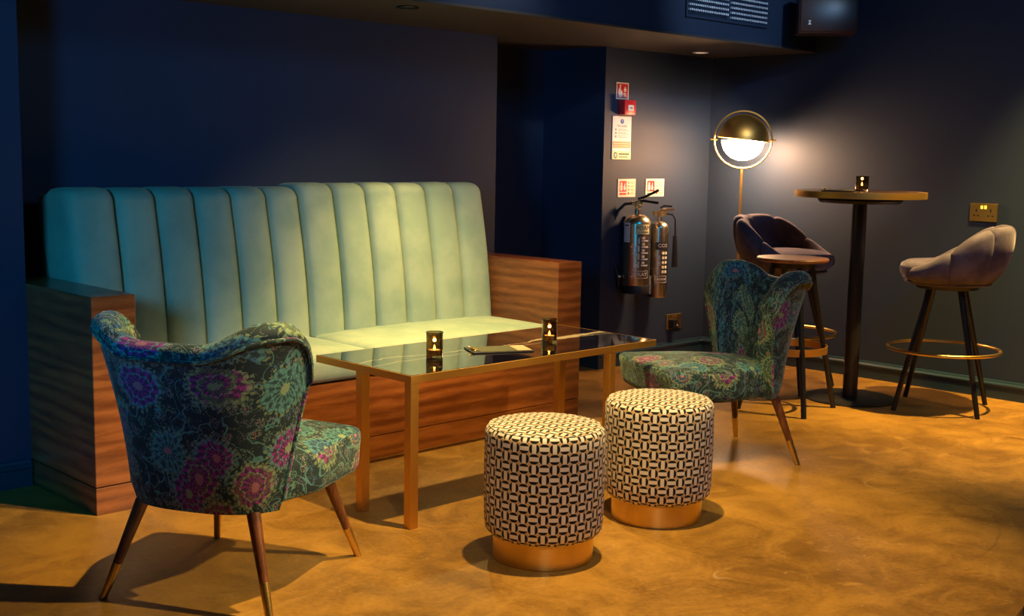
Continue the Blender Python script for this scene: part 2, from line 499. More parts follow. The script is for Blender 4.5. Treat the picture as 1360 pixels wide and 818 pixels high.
# dropped soffit that runs over the sofa and the alcove, its underside is a separate board
ZS = 1.868
struct('ceiling_soffit', bx((1.79, 3.925, ZS+.012), (XR-.001, YS-.002, ZC-.001)), 'wall')
sb = bmesh.new(); box(sb, (1.79, 3.92, ZS), (XR-.001, YS-.002, ZS+.0119)); box(sb, (4.472, YS-.002, ZS), (5.268, YR-.002, ZC-.001)); struct('trim_soffit_underside', sb, 'soffit')
# skirting boards with a rounded top lip
def skirting(name, a, b, nrm):
    a, b, nv = Vector((*a, 0)), Vector((*b, 0)), Vector((*nrm, 0))
    prof = [(0, .0), (.016, .0), (.016, .066), (.021, .070), (.022, .078), (.018, .084), (.012, .088), (.008, .098), (0, .10)]
    bm = bmesh.new()
    A = [bm.verts.new(a+nv*p+Vector((0, 0, z))) for p, z in prof]; B = [bm.verts.new(b+nv*p+Vector((0, 0, z))) for p, z in prof]
    n = len(prof)
    for i in range(n): bm.faces.new((A[i], A[(i+1) % n], B[(i+1) % n], B[i]))
    bm.faces.new(A[::-1]); bm.faces.new(B)
    o = link(name, bm, 'trimpaint', smooth=False); o['kind'] = 'structure'
skirting('baseboard_left', (-2.6, 4.36), (1.775, 4.36), (0, -1))
skirting('baseboard_recess', (4.47, YR), (5.25, YR), (0, -1))
skirting('baseboard_alcove_side', (5.27, YR), (5.27, YA-.016), (-1, 0))
skirting('baseboard_alcove', (5.27, YA), (XR-.022, YA), (0, -1))
skirting('baseboard_right', (XR, YA), (XR, -2.6), (-1, 0))

# ------------------------------------------------------------------ sofa
sofa = thing('sofa', 'long mint velvet channel-back bench sofa in a walnut frame', 'sofa', (1.78, 3.832, 0))
W = 2.42; AW = .158; DEP = .875; AH = .752
def arm(x0, x1):
    o = link('armrest', bx((x0, 0, .098), (x1, DEP, AH), .002, 1), 'walnut', sofa, smooth=False)
    link('plinth_panel', bx((x0+.001, .001, 0), (x1-.001, DEP, .094), .001, 1), 'walnut', o, smooth=False)
    return o
arm(0, AW); arm(W-AW, W)
link('base_panel', bx((AW+.001, .003, .098), (W-AW-.001, .40, .338)), 'walnut', sofa, smooth=False)
link('plinth', bx((AW+.001, .003, 0), (W-AW-.001, .40, .094), .001, 1), 'walnut', sofa, smooth=False)
link('back_panel', bx((AW+.001, .825, 0), (W-AW-.001, .85, 1.005)), 'walnut', sofa, smooth=False)
mid = W/2-.022
for i, (a, b) in enumerate(((AW+.003, mid-.002), (mid+.002, W-AW-.003))):
    link('seat_cushion', cushion((a, .0 if i == 0 else .004, .342), (b, .50, .463), .038, .016, (26, 14, 5)), 'mint', sofa)
def channel_bm(x0, x1, zt, end=0):
    """one stuffed vertical channel: loops in y,z swept across x with puffed middle"""
    bm = bmesh.new(); n = 14; loops = []
    zb = .455
    for i in range(n+1):
        s = i/n; tt = 2*s-1
        puff = (1-abs(tt)**2.8)**.42 if abs(tt) < 1 else 0
        x = x0+(x1-x0)*s
        d = .040*puff                          # how far the front stands out
        L = []
        zz = zt-.022*(1-puff)
        yf0, yf1 = .458, .548                  # front face at bottom / top (leans back)
        m = 14
        for k in range(m+1):
            q = k/m; z = zb+(zz-.055-zb)*q
            y = yf0+(yf1-yf0)*q + .012*math.sin(PI*q)*-1 - d
            L.append((y, z))
        ctr_y = yf1+.055-d*.6; ctr_z = zz-.055; ry = ctr_y-L[-1][0]
        for k in range(1, 9):
            a = PI/2*k/8
            L.append((ctr_y-ry*math.cos(a), ctr_z+.055*math.sin(a)))
        L.append((.70, zz-.004)); L.append((.755, zz-.03)); L.append((.755, .9)); L.append((.60, zb))
        loops.append([bm.verts.new((x, y, z)) for y, z in L])
    for A, B in zip(loops, loops[1:]):
        k = len(A)
        for j in range(k): bm.faces.new((A[j], A[(j+1) % k], B[(j+1) % k], B[j]))
    bm.faces.new(loops[0][::-1]); bm.faces.new(loops[-1])
    return bm
for i, (a, b, zt) in enumerate(((AW+.006, mid-.003, 1.098), (mid+.001, W-AW-.004, 1.112))):
    core = link('backrest', bx((a+.012, .76, .46), (b-.012, .82, zt-.035), .01), 'mint', sofa)
    cwid = [1.12]+[.99]*4+[.93] if i == 0 else [1.02]+[.99]*4+[1.02]
    tot = sum(cwid); x = a
    for k in range(6):
        wd = (b-a)*cwid[k]/tot
        link('channel', channel_bm(x, x+wd, zt-.002*(k % 2)), 'mint', core, angle=50)
        x += wd

# ------------------------------------------------------------------ coffee table
ct = thing('coffee_table', 'rectangular black marble coffee table on square brass legs', 'table', (2.485, 3.012, 0))
TL, TD, TZ = 1.27, .535, .522
link('tabletop', bx((.006, .006, TZ-.024), (TL-.006, TD-.006, TZ), .0015, 1), 'marble', ct, smooth=False)
fr = bmesh.new()
for a, b in (((0, 0, TZ-.026), (TL, .0058, TZ-.0008)), ((0, TD-.0058, TZ-.026), (TL, TD, TZ-.0008)), ((0, .006, TZ-.026), (.0058, TD-.006, TZ-.0008)), ((TL-.0058, .006, TZ-.026), (TL, TD-.006, TZ-.0008))): box(fr, a, b)
link('edge_frame', fr, 'brassleg', ct, smooth=False)
for x in (.001, .992):
    for y in (.001, .266):
        link('leg', bx((x, y, 0), (x+.034, y+.034, TZ-.0265), .0012, 1), 'brassleg', ct, smooth=False)

# ------------------------------------------------------------------ candles in glasses
def candle(name, label, loc, r, h, group=None):
    t = thing(name, label, 'candle', loc, 0, group)
    link('glass', lathe([(0, 0), (r*.96, 0), (r, .004), (r, h-.005), (r*1.06, h-.003), (r*1.06, h), (r*.93, h), (r*.90, h-.006), (r*.90, .012), (0, .010)], 32), 'glass', t)
    cup = link('tealight', lathe([(0, .0105), (r*.66, .0105), (r*.68, .030), (r*.60, .027), (0, .026)], 24), 'wax', t)
    link('flame', lathe([(0, .028), (.003, .030), (.0045, .034), (.0032, .040), (.001, .046), (0, .048)], 12), 'flame', cup)
    l = bpy.data.lights.new('candle_light', 'POINT'); l.energy = .35; l.color = (1, .5, .16); l.shadow_soft_size = .006
    o = bpy.data.objects.new('candle_light', l); col.objects.link(o); o.parent = t; o.location = (0, 0, .064)
    return t
candle('candle_glass', 'smoked glass candle holder near the left end of the marble table, flame low', (2.778, 3.237, TZ), .030, .094)
candle('candle_glass', 'amber glowing candle holder on the right half of the marble table', (3.357, 3.225, TZ), .030, .094)
BT = (5.655, 3.225)
candle('candle_glass', 'small amber candle glass on the tall round bar table', (5.665, 3.225, 1.0905), .034, .078)

# clipboard menus
def menu(label, loc, rz, w_, d_):
    t = thing('menu_clipboard', label, 'menu', loc, rz)
    link('board', bx((-w_/2, -d_/2, 0), (w_/2, d_/2, .005), .001, 1), 'ink', t, smooth=False)
    pg = link('paper', bx((-w_/2+.006, -d_/2+.004, .0052), (w_/2-.006, d_/2-.03, .0062)), 'olive', t, smooth=False)
    link('printed_band', bx((-w_/2+.008, -d_/2+.006, .0063), (w_/2-.008, -d_/2+.06, .0066)), 'tanprint', pg, smooth=False)
    cl = bmesh.new(); box(cl, (-.03, d_/2-.03, .0052), (.03, d_/2-.008, .008), .001, 1)
    rod(cl, (-.03, d_/2-.012, .010), (.03, d_/2-.012, .010), .0035); rod(cl, (-.012, d_/2-.02, .008), (-.02, d_/2-.004, .014), .002); rod(cl, (.012, d_/2-.02, .008), (.02, d_/2-.004, .014), .002)
    link('clip', cl, 'brass', t)
menu('black menu clipboard with a brass clip lying on the marble table', (3.075, 3.215, TZ+.0002), R(64), .13, .235)
menu('small menu clipboard lying on the tall round bar table beside its candle', (5.46, 3.235, 1.0907), R(20), .10, .16)

# ------------------------------------------------------------------ curved-back cocktail chairs
def smoother(x): x = max(0, min(1, x)); return x*x*x*(x*(6*x-15)+10)
def chair_shell():
    bm = bmesh.new(); L = bm.loops.layers.uv.verify(); loops = []; NU = 60
    arc = 0; last = None
    for i in range(NU+1):
        u = -1+2*i/NU; au = abs(u)
        # plan curve: flat-ish back, corners, short wings that curl forward
        def plan(z):
            q = max(0, min(1, (z-.272)/.45))
            a = u*R(57+21*q); ex = 2.7
            cx, cy = -math.cos(a), math.sin(a)
            k = (abs(cx)**ex+abs(cy)**ex)**(-1/ex)
            nx, ny = -abs(math.cos(a))**(ex-1), abs(math.sin(a))**(ex-1)*math.copysign(1, math.sin(a))
            nl = math.hypot(nx, ny)
            return cx*k*.265-.015-.035*q, cy*k*.262, nx/nl, ny/nl
        px, py, _, _ = plan(.6)
        ear = smoother((au-.22)/.44)
        zt = .744+.056*ear - .13*max(0, (au-.72)/.28)**2
        zb = .272
        flare = .060
        th = .058+.030*au**2
        P = []
        def outp(z):
            q = (z-zb)/(.74-zb)
            lean = flare*q**1.25 if q > 0 else 0
            bx_ = .022*math.sin(PI*min(1, q))
            return lean-bx_*.4
        m = 9
        for j in range(m+1):      # outer face going up
            z = zb+(zt-.045-zb)*j/m
            P.append((outp(z)+(-.012 if j == 0 else 0), z))
        o = outp(zt-.045)
        P.append((o+.012, zt-.040))              # roll stands proud of the outer face
        for j in range(1, 8):
            b_ = PI*(j/8)*1.02
            P.append((o-th/2+.006+(th/2+.010)*math.cos(b_), zt-.033+.036*math.sin(b_)))
        P.append((o-th, zt-.050))
        for j in range(m):        # inner face going down
            z = zt-.07+(zb+.10-(zt-.07))*(j+1)/m
            P.append((outp(z)-th-.006, z))
        P.append((outp(zb)-th+.01, zb))
        if last is not None: arc += (Vector((px, py))-last).length
        last = Vector((px, py))
        row = []
        for p, z in P:
            qx, qy, nx, ny = plan(z); row.append(bm.verts.new((qx+nx*p, qy+ny*p, z)))
        loops.append((row, arc))
    for (A, ua), (B, ub) in zip(loops, loops[1:]):
        k = len(A); vl = [0]
        for j in range(k): vl.append(vl[-1]+(A[(j+1) % k].co-A[j].co).length)
        for j in range(k):
            f = bm.faces.new((A[j], A[(j+1) % k], B[(j+1) % k], B[j]))
            for l, uvv in zip(f.loops, ((ua, vl[j]), (ua, vl[j+1]), (ub, vl[j+1]), (ub, vl[j]))): l[L].uv = uvv
    for (A, ua) in (loops[0], loops[-1]):
        f = bm.faces.new(A)
        for l in f.loops: l[L].uv = (l.vert.co.y+ua, l.vert.co.z)
    return bm, loops
def make_chair(label, loc, rz):
    t = thing('cocktail_chair', label, 'chair', loc, rz)
    bm, loops = chair_shell()
    # piping line along the outside under the roll, and down the wing edges
    pip = [A[10].co.copy() for A, _ in loops]
    wing = [[A[j].co.copy() for j in range(1, 11)] for A, _ in (loops[0], loops[-1])]
    back = link('backrest', bm, 'paisley', t, angle=70)
    pts = [p+Vector((0, 0, -.006)) for p in wing[0][:-1]] + pip + [p+Vector((0, 0, -.006)) for p in wing[1][::-1][1:]]
    link('piping', boxuv(sweep(pts, .006, 8)), 'paisley', back)
    # seat: wedge-shaped block with crowned top and rounded front
    s = cushion((-.235, -.262, .272), (.315, .262, .398), .03, .0, (22, 20, 8))
    for v in s.verts:
        x, y, z = v.co
        q = (z-.272)/.126
        if q > .5: v.co.z += .030*max(0, 1-(y/.262)**2)*max(0, 1-((x-.04)/.28)**2) + .012*max(0, x/.3)
        if x > .1: v.co.x += .018*(1-(y/.262)**2)
        if x < .02: v.co.y *= 1-.24*min(1, (.02-x)/.16)
        v.co.x -= .03*(1-q)*max(0, x/.3)
    link('seat', boxuv(s, (.31, .17)), 'paisley', t, angle=75)
    edge = []
    for i in range(49):
        a = -PI/2+PI*i/48; ex = 5
        cx, cy = math.cos(a), math.sin(a); k = (abs(cx)**ex+abs(cy)**ex)**(-1/ex)
        edge.append((-.0+.313*cx*k + (.018*(1-min(1, (cy*k)**2)) if cx > .3 else 0), .259*cy*k, .386+.010*max(0, cx)))
    # legs with brass ferrules; feet splay outwards
    for (tx, ty), (fx, fy) in (((-.215, .175), (-.285, .262)), ((-.215, -.175), (-.285, -.262)), ((.20, .185), (.29, .25)), ((.20, -.185), (.29, -.25))):
        T = Vector((tx, ty, .272)); Fo = Vector((fx, fy, 0)); K = T.lerp(Fo, .64)
        lg = link('leg', rd(T, K, .0195, .0132), 'walnut_dark', t)
        link('ferrule', rd(K, Fo, .0142, .0105), 'brass', lg)
    return t
c1 = make_chair('paisley velvet cocktail chair seen from behind, at the left end of the table', (1.828, 3.006, 0), R(28))
c2 = copy_tree(c1); c2.location = (4.094, 2.996, 0); c2.rotation_euler = (0, 0, R(154))
tag(c2, 'paisley velvet cocktail chair facing the right end of the table, beside the wooden stool')

# ------------------------------------------------------------------ drum poufs
def pouf(label, loc):
    t = thing('pouf', label, 'pouf', loc, R(20))
    Rr, z0, z1 = .187, .078, .418
    prof = [(0, z0), (Rr-.030, z0), (Rr-.016, z0+.004), (Rr-.004, z0+.018), (Rr, z0+.05)]
    prof += [(Rr+.002*math.sin(PI*k/6), z0+.05+(z1-.02-z0-.05)*k/6) for k in range(1, 7)]
    prof += [(Rr-.004, z1-.009), (Rr-.011, z1-.002)]
    top = [(Rr-.016, z1+.001)] + [((Rr-.016)*(1-k/7), z1+.001+.012*(1-(1-k/7)**2)) for k in range(1, 8)]
    n = 96; bm = bmesh.new(); L = bm.loops.layers.uv.verify(); al = prof+top
    rings = []; s = 0; ss = []
    for j, (r, z) in enumerate(al):
        if j: s += math.hypot(r-al[j-1][0], z-al[j-1][1])
        ss.append(s)
        rings.append([bm.verts.new((r*math.cos(2*PI*i/n), r*math.sin(2*PI*i/n), z)) for i in range(n)] if r > 1e-6 else [bm.verts.new((0, 0, z))])
    circ = 38*.0309
    for j in range(len(al)-1):
        a, b = rings[j], rings[j+1]; istop = j >= len(prof)-1
        for i in range(n):
            k = (i+1) % n
            if len(a) == 1: vs = (a[0], b[k], b[i]); 
            elif len(b) == 1: vs = (a[i], a[k], b[0])
            else: vs = (a[i], a[k], b[k], b[i])
            f = bm.faces.new(vs)
            for l in f.loops:
                if istop or j == 0: l[L].uv = (l.vert.co.x, l.vert.co.y)
                else:
                    jj = j if l.vert in a else j+1
                    ii = i if (l.vert is a[i] or l.vert is b[i]) else i+1
                    l[L].uv = (ii/n*circ, ss[jj])
    body = link('upholstery', bm, 'geo', t, angle=60)
    sm = boxuv(sweep(ring_pts((0, 0, z1-.001), Rr-.0125, 80), .0022, 6, closed=True))
    link('seam', sm, 'geo', body)
    pr = .158
    link('plinth', lathe([(0, 0), (pr-.002, 0), (pr, .002), (pr, z0-.0012), (0, z0-.0012)], 64), 'drumbrass', t)
pouf('drum pouf in black and cream basket print, standing nearest the camera', (2.642, 2.547, 0))
pouf('black and cream print drum pouf half hidden behind the front one', (3.24, 2.575, 0))

# ------------------------------------------------------------------ bar table
bt = thing('bar_table', 'tall round bar table with brass rim and black column', 'table', (*BT, 0))
link('base_plate', lathe([(0, 0), (.235, 0), (.235, .006), (.228, .011), (.06, .016), (0, .016)], 64), 'black', bt)
link('column', lathe([(0, .0162), (.038, .0162), (.038, .02), (.0375, 1.03), (0, 1.03)], 32), 'black', bt)
link('support_disc', lathe([(0, 1.0305), (.20, 1.0305), (.215, 1.045), (.20, 1.0585), (0, 1.0585)], 48), 'black', bt)
tp = link('tabletop', lathe([(0, 1.059), (.322, 1.059), (.322, 1.090), (0, 1.090)], 72), 'brown', bt)
link('brass_rim', lathe([(.3225, 1.058), (.330, 1.058), (.3305, 1.074), (.330, 1.0905), (.3225, 1.0905), (.3225, 1.058)], 72), 'brassleg', tp)

# ------------------------------------------------------------------ velvet tub bar stools
def tub_panel(a0, a1):
    """one stuffed panel of the tub back between two angles"""
    bm = bmesh.new(); n = 12; loops = []
    for i in range(n+1):
        s = i/n; a = a0+(a1-a0)*s; tt = 2*s-1
        puff = (1-abs(tt)**3)**.45 if abs(tt) < 1 else 0
        fb = smoother((R(128)-abs(a))/R(104))          # 1 at the rear, 0 at the wing tips
        zt = .735+.205*fb**.8 - .014*(1-puff)
        zb = .648
        rb, rm = .205, .275+.018*fb
        o = .014*puff
        P = []
        for k in range(9):
            q = k/8; z = zb+(zt-.035-zb)*q
            r = rb+(rm-rb)*math.sin(min(1, q*1.15)*PI/2)**.75+o*min(1, q*3)
            P.append((r, z))
        r = P[-1][0]
        for k in range(1, 8):
            b_ = PI*k/8
            P.append((r-.032+.032*math.cos(b_), zt-.035+.035*math.sin(b_)))
        for k in range(5):
            q = k/4; z = zt-.045+(.70-(zt-.045))*q
            P.append((r-.066-.012*puff-.03*q, z))
        P.append((rb-.04, zb))
        loops.append([bm.verts.new((-math.cos(a)*p, math.sin(a)*p, z)) for p, z in P])
    for A, B in zip(loops, loops[1:]):
        k = len(A)
        for j in range(k): bm.faces.new((A[j], A[(j+1) % k], B[(j+1) % k], B[j]))
    bm.faces.new(loops[0][::-1]); bm.faces.new(loops[-1])
    return bm
def make_tub(label, loc, rz, lrot):
    t = thing('bar_stool', label, 'stool', loc, rz)
    link('seat', lathe([(0, .652), (.18, .652), (.215, .662), (.232, .69), (.236, .715), (.226, .738), (.20, .752), (.10, .762), (0, .764)], 48), 'purple', t)
    sh = link('backrest', lathe([(0, .632), (.16, .632), (.205, .640), (.212, .648), (0, .6505)], 48), 'purple', t)
    ed = [R(-128), R(-84), R(-42), R(0), R(42), R(84), R(128)]
    for a, b in zip(ed, ed[1:]): link('back_panel', tub_panel(a+.004, b-.004), 'purple', sh, angle=60)
    link('seat_frame', lathe([(0, .616), (.15, .616), (.155, .631), (0, .631)], 32), 'black', t)
    for k in range(4):
        a = lrot+PI/2*k
        link('leg', rd((.105*math.cos(a), .105*math.sin(a), .616), (.283*math.cos(a), .283*math.sin(a), 0), .0165, .0125, 16), 'black', t)
    link('foot_ring', sweep(ring_pts((0, 0, .306), .272, 72), .0085, 10, closed=True), 'brass', t)
    return t
def face(dx, dy): return math.atan2(dy, dx)
# feet measured in the photograph: world angles of the legs are kept by lrot
rzR = face(-.36, .93)
s1 = make_tub('plum velvet tub bar stool to the right of the bar table, under the double socket', (5.81, 2.80, 0), rzR, R(154.5)-rzR)
rzF = face(.10, -.99)
s2 = make_tub('plum velvet tub bar stool behind the bar table, in front of the globe lamp', (5.675, 3.65, 0), rzF, R(-38)-rzF)

# wooden topped stool
ws = thing('bar_stool', 'round wooden seated bar stool on black legs, behind the right-hand paisley chair', 'stool', (5.175, 3.305, 0), 0)
link('seat', lathe([(0, .745), (.165, .745), (.175, .750), (.178, .758), (.174, .764), (0, .766)], 48), 'stoolwood', ws)
link('seat_frame', lathe([(0, .715), (.11, .715), (.115, .7445), (0, .7445)], 32), 'black', ws)
for k in range(4):
    a = R(-36.9)+PI/2*k + R(0)
    link('leg', bm_ := rd((.10*math.cos(a), .10*math.sin(a), .715), (.25*math.cos(a), .25*math.sin(a), 0), .016, .0135, 12), 'black', ws)
prf = [(.185, .292), (.190, .292), (.190, .328), (.185, .328), (.185, .292)]
link('foot_band', lathe(prf, 64), 'brassleg', ws)

# ------------------------------------------------------------------ globe floor lamp
lp = thing('floor_lamp', 'brass floor lamp with half dome and lit opal globe in a ring', 'lamp', (6.0, 4.21, 0))
link('base', lathe([(0, 0), (.13, 0), (.13, .012), (.02, .018), (0, .018)], 48), 'brasslamp', lp)
link('pole', rd((0, 0, .0182), (0, 0, 1.186), .0085), 'brasslamp', lp)
vd = Vector((6.0, 4.21, 0)).normalized(); rv = Vector((vd.y, -vd.x, 0))
ZL = 1.357
rg = link('ring', sweep(ring_pts((0, 0, ZL), .168, 80, u=rv, v=(0, 0, 1)), .0055, 10, closed=True), 'brasslamp', lp)
sc_bm = bmesh.new()
sc_bm.free()
for sg in (-1, 1): link('pivot_pin', rd(rv*.150*sg+Vector((0, 0, ZL)), rv*.190*sg+Vector((0, 0, ZL)), .005), 'brasslamp', lp)
link('glass_globe', lathe([(.124*math.cos(a), ZL-.004+.118*math.sin(a)) for a in [R(-90+k*90/14) for k in range(15)]]+[(0, ZL-.004)], 48), 'lampglass', lp)
dome = lathe([(.150*math.cos(a), ZL+.150*math.sin(a)) for a in [R(k*90/16) for k in range(17)]]+[(0, ZL+.145)]+[(.146*math.cos(a), ZL+.146*math.sin(a)) for a in [R(90-k*90/16) for k in range(1, 17)]]+[(.150, ZL)], 56)
link('dome_shade', xf(dome, Matrix.Translation((0, 0, ZL)) @ Matrix.Rotation(R(6), 4, vd) @ Matrix.Translation((0, 0, -ZL))), 'brasslamp', lp)

# ------------------------------------------------------------------ things on the extinguisher wall
# call point sign
def plate(name, label, x0, x1, z0, z1, mat, cat='sign', th=.004):
    t = thing(name, label, cat, (x0, YA-.0005, z0))
    link('panel', bx((0, -th, 0), (x1-x0, 0, z1-z0), .0008, 1), mat, t, smooth=False)
    return t, x1-x0, z1-z0, -th
def flat(t, name, pts, y, mat, d=.0008):
    return link(name, poly(bmesh.new(), pts, y-d, y), mat, t, smooth=False)
def rect(x0, z0, x1, z1): return [(x0, z0), (x1, z0), (x1, z1), (x0, z1)]
def walltext(t, s, x, z, size, y, mat, name='lettering', rot=0, align='CENTER'):
    bm = textbm(s, size, .0004, align)
    xf(bm, Matrix.Translation((x, y-.0008, z)) @ Matrix.Rotation(PI/2, 4, 'X') @ Matrix.Rotation(rot, 4, 'Z'))
    return link(name, bm, mat, t, smooth=False)
t, a, b, y = plate('fire_alarm_sign', 'small red sign with a pressing hand, above the red call point', 5.362, 5.472, 1.577, 1.674, 'cream')
flat(t, 'red_field', rect(.008, .008, a-.008, b-.008), y, 'red')
y2 = y-.0008
flat(t, 'hand_symbol', [(.018, .012), (.050, .012), (.055, .03), (.050, .048), (.040, .052), (.036, .066), (.041, .082), (.030, .084), (.027, .066), (.020, .058), (.016, .04)], y2, 'white')
flat(t, 'flame_symbol', [(.068, .044), (.082, .044), (.088, .056), (.080, .066), (.078, .076), (.070, .066), (.064, .054)], y2, 'white')
for k in range(3): flat(t, 'printed_line', rect(.062, .014+.009*k, .092-.004*k, .019+.009*k), y2, 'white')
cp = thing('fire_call_point', 'red square fire call point box below the small red sign', 'alarm', (5.385, YA-.0005, 1.488))
link('housing', bx((0, -.052, 0), (.10, 0, .085), .004), 'redbox', cp)
link('label_plate', bx((.030, -.0545, .022), (.078, -.0525, .056), .0006, 1), 'white', cp, smooth=False)
walltext(cp, 'FIRE', .054, .039, .015, -.0545, 'ink')
t, a, b, y = plate('fire_action_notice', 'tall cream fire action notice with orange and green bands', 5.338, 5.505, 1.230, 1.480, 'white')
rr = .014; cx, cz = a*.5, b-.030
flat(t, 'blue_disc', [(cx+rr*1.1*math.cos(2*PI*k/24), cz+rr*math.sin(2*PI*k/24)) for k in range(24)], y, 'blue')
walltext(t, '!', cx, cz, .026, y-.0008, 'white')
walltext(t, 'Fire action', cx, b-.056, .020, y, 'grey')
for k in range(3):
    z = b-.078-.020*k
    flat(t, 'bullet', rect(.022, z-.006, .036, z+.006), y, 'grey')
    for q in range(2): flat(t, 'printed_line', rect(.050, z-.006+.008*q, a-.025-.02*q, z-.003+.008*q), y, 'grey')
flat(t, 'orange_band', rect(.006, .066, a-.006, .104), y, 'orange')
for k in range(2): flat(t, 'printed_line', rect(.016, .076+.014*k, a-.02, .080+.014*k), y-.0008, 'cream')
flat(t, 'green_band', rect(0, .0, a, .048), y, 'yellow')
flat(t, 'green_ring', [(.030+.017*math.cos(2*PI*k/24), .024+.018*math.sin(2*PI*k/24)) for k in range(24)], y-.0008, 'green')
flat(t, 'ring_centre', [(.030+.010*math.cos(2*PI*k/24), .024+.011*math.sin(2*PI*k/24)) for k in range(24)], y-.0016, 'cream')
flat(t, 'printed_line', rect(.060, .026, .152, .036), y-.0008, 'green'); flat(t, 'printed_line', rect(.060, .012, .14, .018), y-.0008, 'green')
def idsign(label, x0, x1):
    t, a, b, y = plate('extinguisher_sign', label, x0, x1, 1.009, 1.116, 'cream')
    flat(t, 'red_field', rect(.014, .032, a*.47, b-.012), y, 'red')
    flat(t, 'extinguisher_symbol', [(.020, .038), (.040, .038), (.041, .066), (.036, .074), (.040, .080), (.030, .088), (.022, .080), (.025, .074), (.019, .066)], y-.0008, 'white')
    flat(t, 'flame_symbol', [(.052, .040), (.066, .040), (.070, .054), (.064, .064), (.062, .086), (.055, .070), (.049, .054)], y-.0008, 'white')
    flat(t, 'printed_line', rect(.014, .014, a*.47, .024), y, 'green' if x0 > 5.6 else 'red')
    for k in range(4):
        z = b-.022-.021*k
        flat(t, 'class_mark', rect(a*.56, z-.006, a*.64, z+.006), y, 'grey' if k < 3 else 'red')
        flat(t, 'printed_line', rect(a*.70, z-.006, a*.92, z-.002), y, 'orange'); flat(t, 'printed_line', rect(a*.70, z+.001, a*.88, z+.005), y, 'orange')
idsign('square extinguisher notice above the larger foam extinguisher', 5.400, 5.560)
idsign('square extinguisher notice above the slim carbon dioxide extinguisher', 5.655, 5.830)

# extinguishers
def cyl_text(par, s, size, r, a0, z, mat, rot=0, name='lettering'):
    bm = textbm(s, size, .0003)
    if rot: xf(bm, Matrix.Rotation(rot, 4, 'Z'))
    for v in bm.verts:
        a = a0+v.co.x/r; rr_ = r+.0012+v.co.z; zz = z+v.co.y
        v.co = Vector((rr_*math.cos(a), rr_*math.sin(a), zz))
    return link(name, bm, mat, par, smooth=False)
def cyl_patch(par, name, r, a0, a1, z0, z1, mat, th=.0008):
    bm = bmesh.new(); n = 12; A = []
    for i in range(n+1):
        a = a0+(a1-a0)*i/n
        A.append([bm.verts.new((q*math.cos(a), q*math.sin(a), z)) for q, z in ((r, z0), (r+th, z0), (r+th, z1), (r, z1))])
    for p, q in zip(A, A[1:]):
        for k in range(4): bm.faces.new((p[k], p[(k+1) % 4], q[(k+1) % 4], q[k]))
    bm.faces.new(A[0][::-1]); bm.faces.new(A[-1])
    return link(name, bm, mat, par)
VA = R(219.7)      # angle on the bottle that looks at the viewer's side of the room
def bottle_prof(r, h, neck):
    p = [(0, 0), (r-.006, 0), (r, .006), (r, h-r*.85)]
    p += [(neck+(r-neck)*math.cos(R(k*9)), h-r*.85+r*.75*math.sin(R(k*9))) for k in range(1, 11)]
    return p+[(neck, h+.02), (0, h+.02)]
fe = thing('fire_extinguisher', 'wide polished foam fire extinguisher with black hose, hung on the wall', 'extinguisher', (5.475, 4.563, .455))
rf = .081
fb = link('cylinder', lathe(bottle_prof(rf, .465, .018), 48), 'chrome', fe)
link('base_skirt', lathe([(rf-.010, -.008), (rf+.002, -.008), (rf+.002, .040), (rf+.0005, .042), (rf+.0005, -.002), (rf-.010, -.002), (rf-.010, -.008)], 48), 'rubber', fe)
cyl_patch(fb, 'foam_label', rf, VA-.10, VA+1.05, .345, .402, 'yellow')
cyl_text(fb, 'FOAM', .034, rf, VA+.52, .380, 'ink')
cyl_text(fb, 'EXTINGUISHER', .010, rf, VA+.52, .356, 'ink')
cyl_patch(fb, 'side_label', rf, VA-1.15, VA-.52, .295, .410, 'white')
cyl_patch(fb, 'side_mark', rf+.0009, VA-1.0, VA-.66, .390, .398, 'ink')
for k in range(4): cyl_patch(fb, 'printed_line', rf, VA+.10+.02*(k % 2), VA+.22, .150+k*.046, .185+k*.046, 'white')
cyl_text(fb, 'USE ON', .020, rf, VA-.02, .245, 'white', PI/2)
for k in range(5): cyl_patch(fb, 'printed_line', rf, VA+.36, VA+.95, .158+k*.036, .166+k*.036, 'white'); cyl_patch(fb, 'class_mark', rf, VA+.40, VA+.62, .170+k*.036, .186+k*.036, 'cream')
for z0, z1 in ((.086, .0885), (.128, .1305)): cyl_patch(fb, 'label_border', rf, VA-.30, VA+1.0, z0, z1, 'white')
cyl_patch(fb, 'label_border', rf, VA-.30, VA-.27, .086, .1305, 'white'); cyl_patch(fb, 'label_border', rf, VA+.97, VA+1.0, .086, .1305, 'white')
cyl_text(fb, 'SPRAY', .032, rf, VA+.32, .108, 'white')
vv = Vector((math.cos(VA), math.sin(VA), 0)); rr_ = Vector((-vv.y, vv.x, 0))      # toward viewer, to the viewer's right
H0 = .485
hd = bmesh.new()
rod(hd, (0, 0, H0), (0, 0, H0+.05), .017); rod(hd, -rr_*.035+Vector((0, 0, H0+.035)), rr_*.03+Vector((0, 0, H0+.035)), .012)
link('valve', hd, 'brass', fe)
link('carry_handle', sweep([Vector((0, 0, H0+.045)), rr_*.03+Vector((0, 0, H0+.052)), rr_*.12+Vector((0, 0, H0+.040))], .008, 8), 'black', fe)
link('squeeze_lever', sweep([Vector((0, 0, H0+.062)), rr_*.035+Vector((0, 0, H0+.072)), rr_*.12+Vector((0, 0, H0+.115))], .008, 8), 'black', fe)
link('safety_pin', sweep(ring_pts(vv*.03+Vector((0, 0, H0+.02)), .016, 20, u=rr_, v=(0, 0, 1)), .0022, 6, closed=True), 'chrome', fe)
hp = []
for k in range(25):
    q = k/24; ang = PI/2+q*PI*1.02
    hp.append(rr_*(-.035+.105*math.cos(ang)*1.0)+vv*.0+Vector((0, 0, 0.25+.275*math.sin(ang)*1.0)))
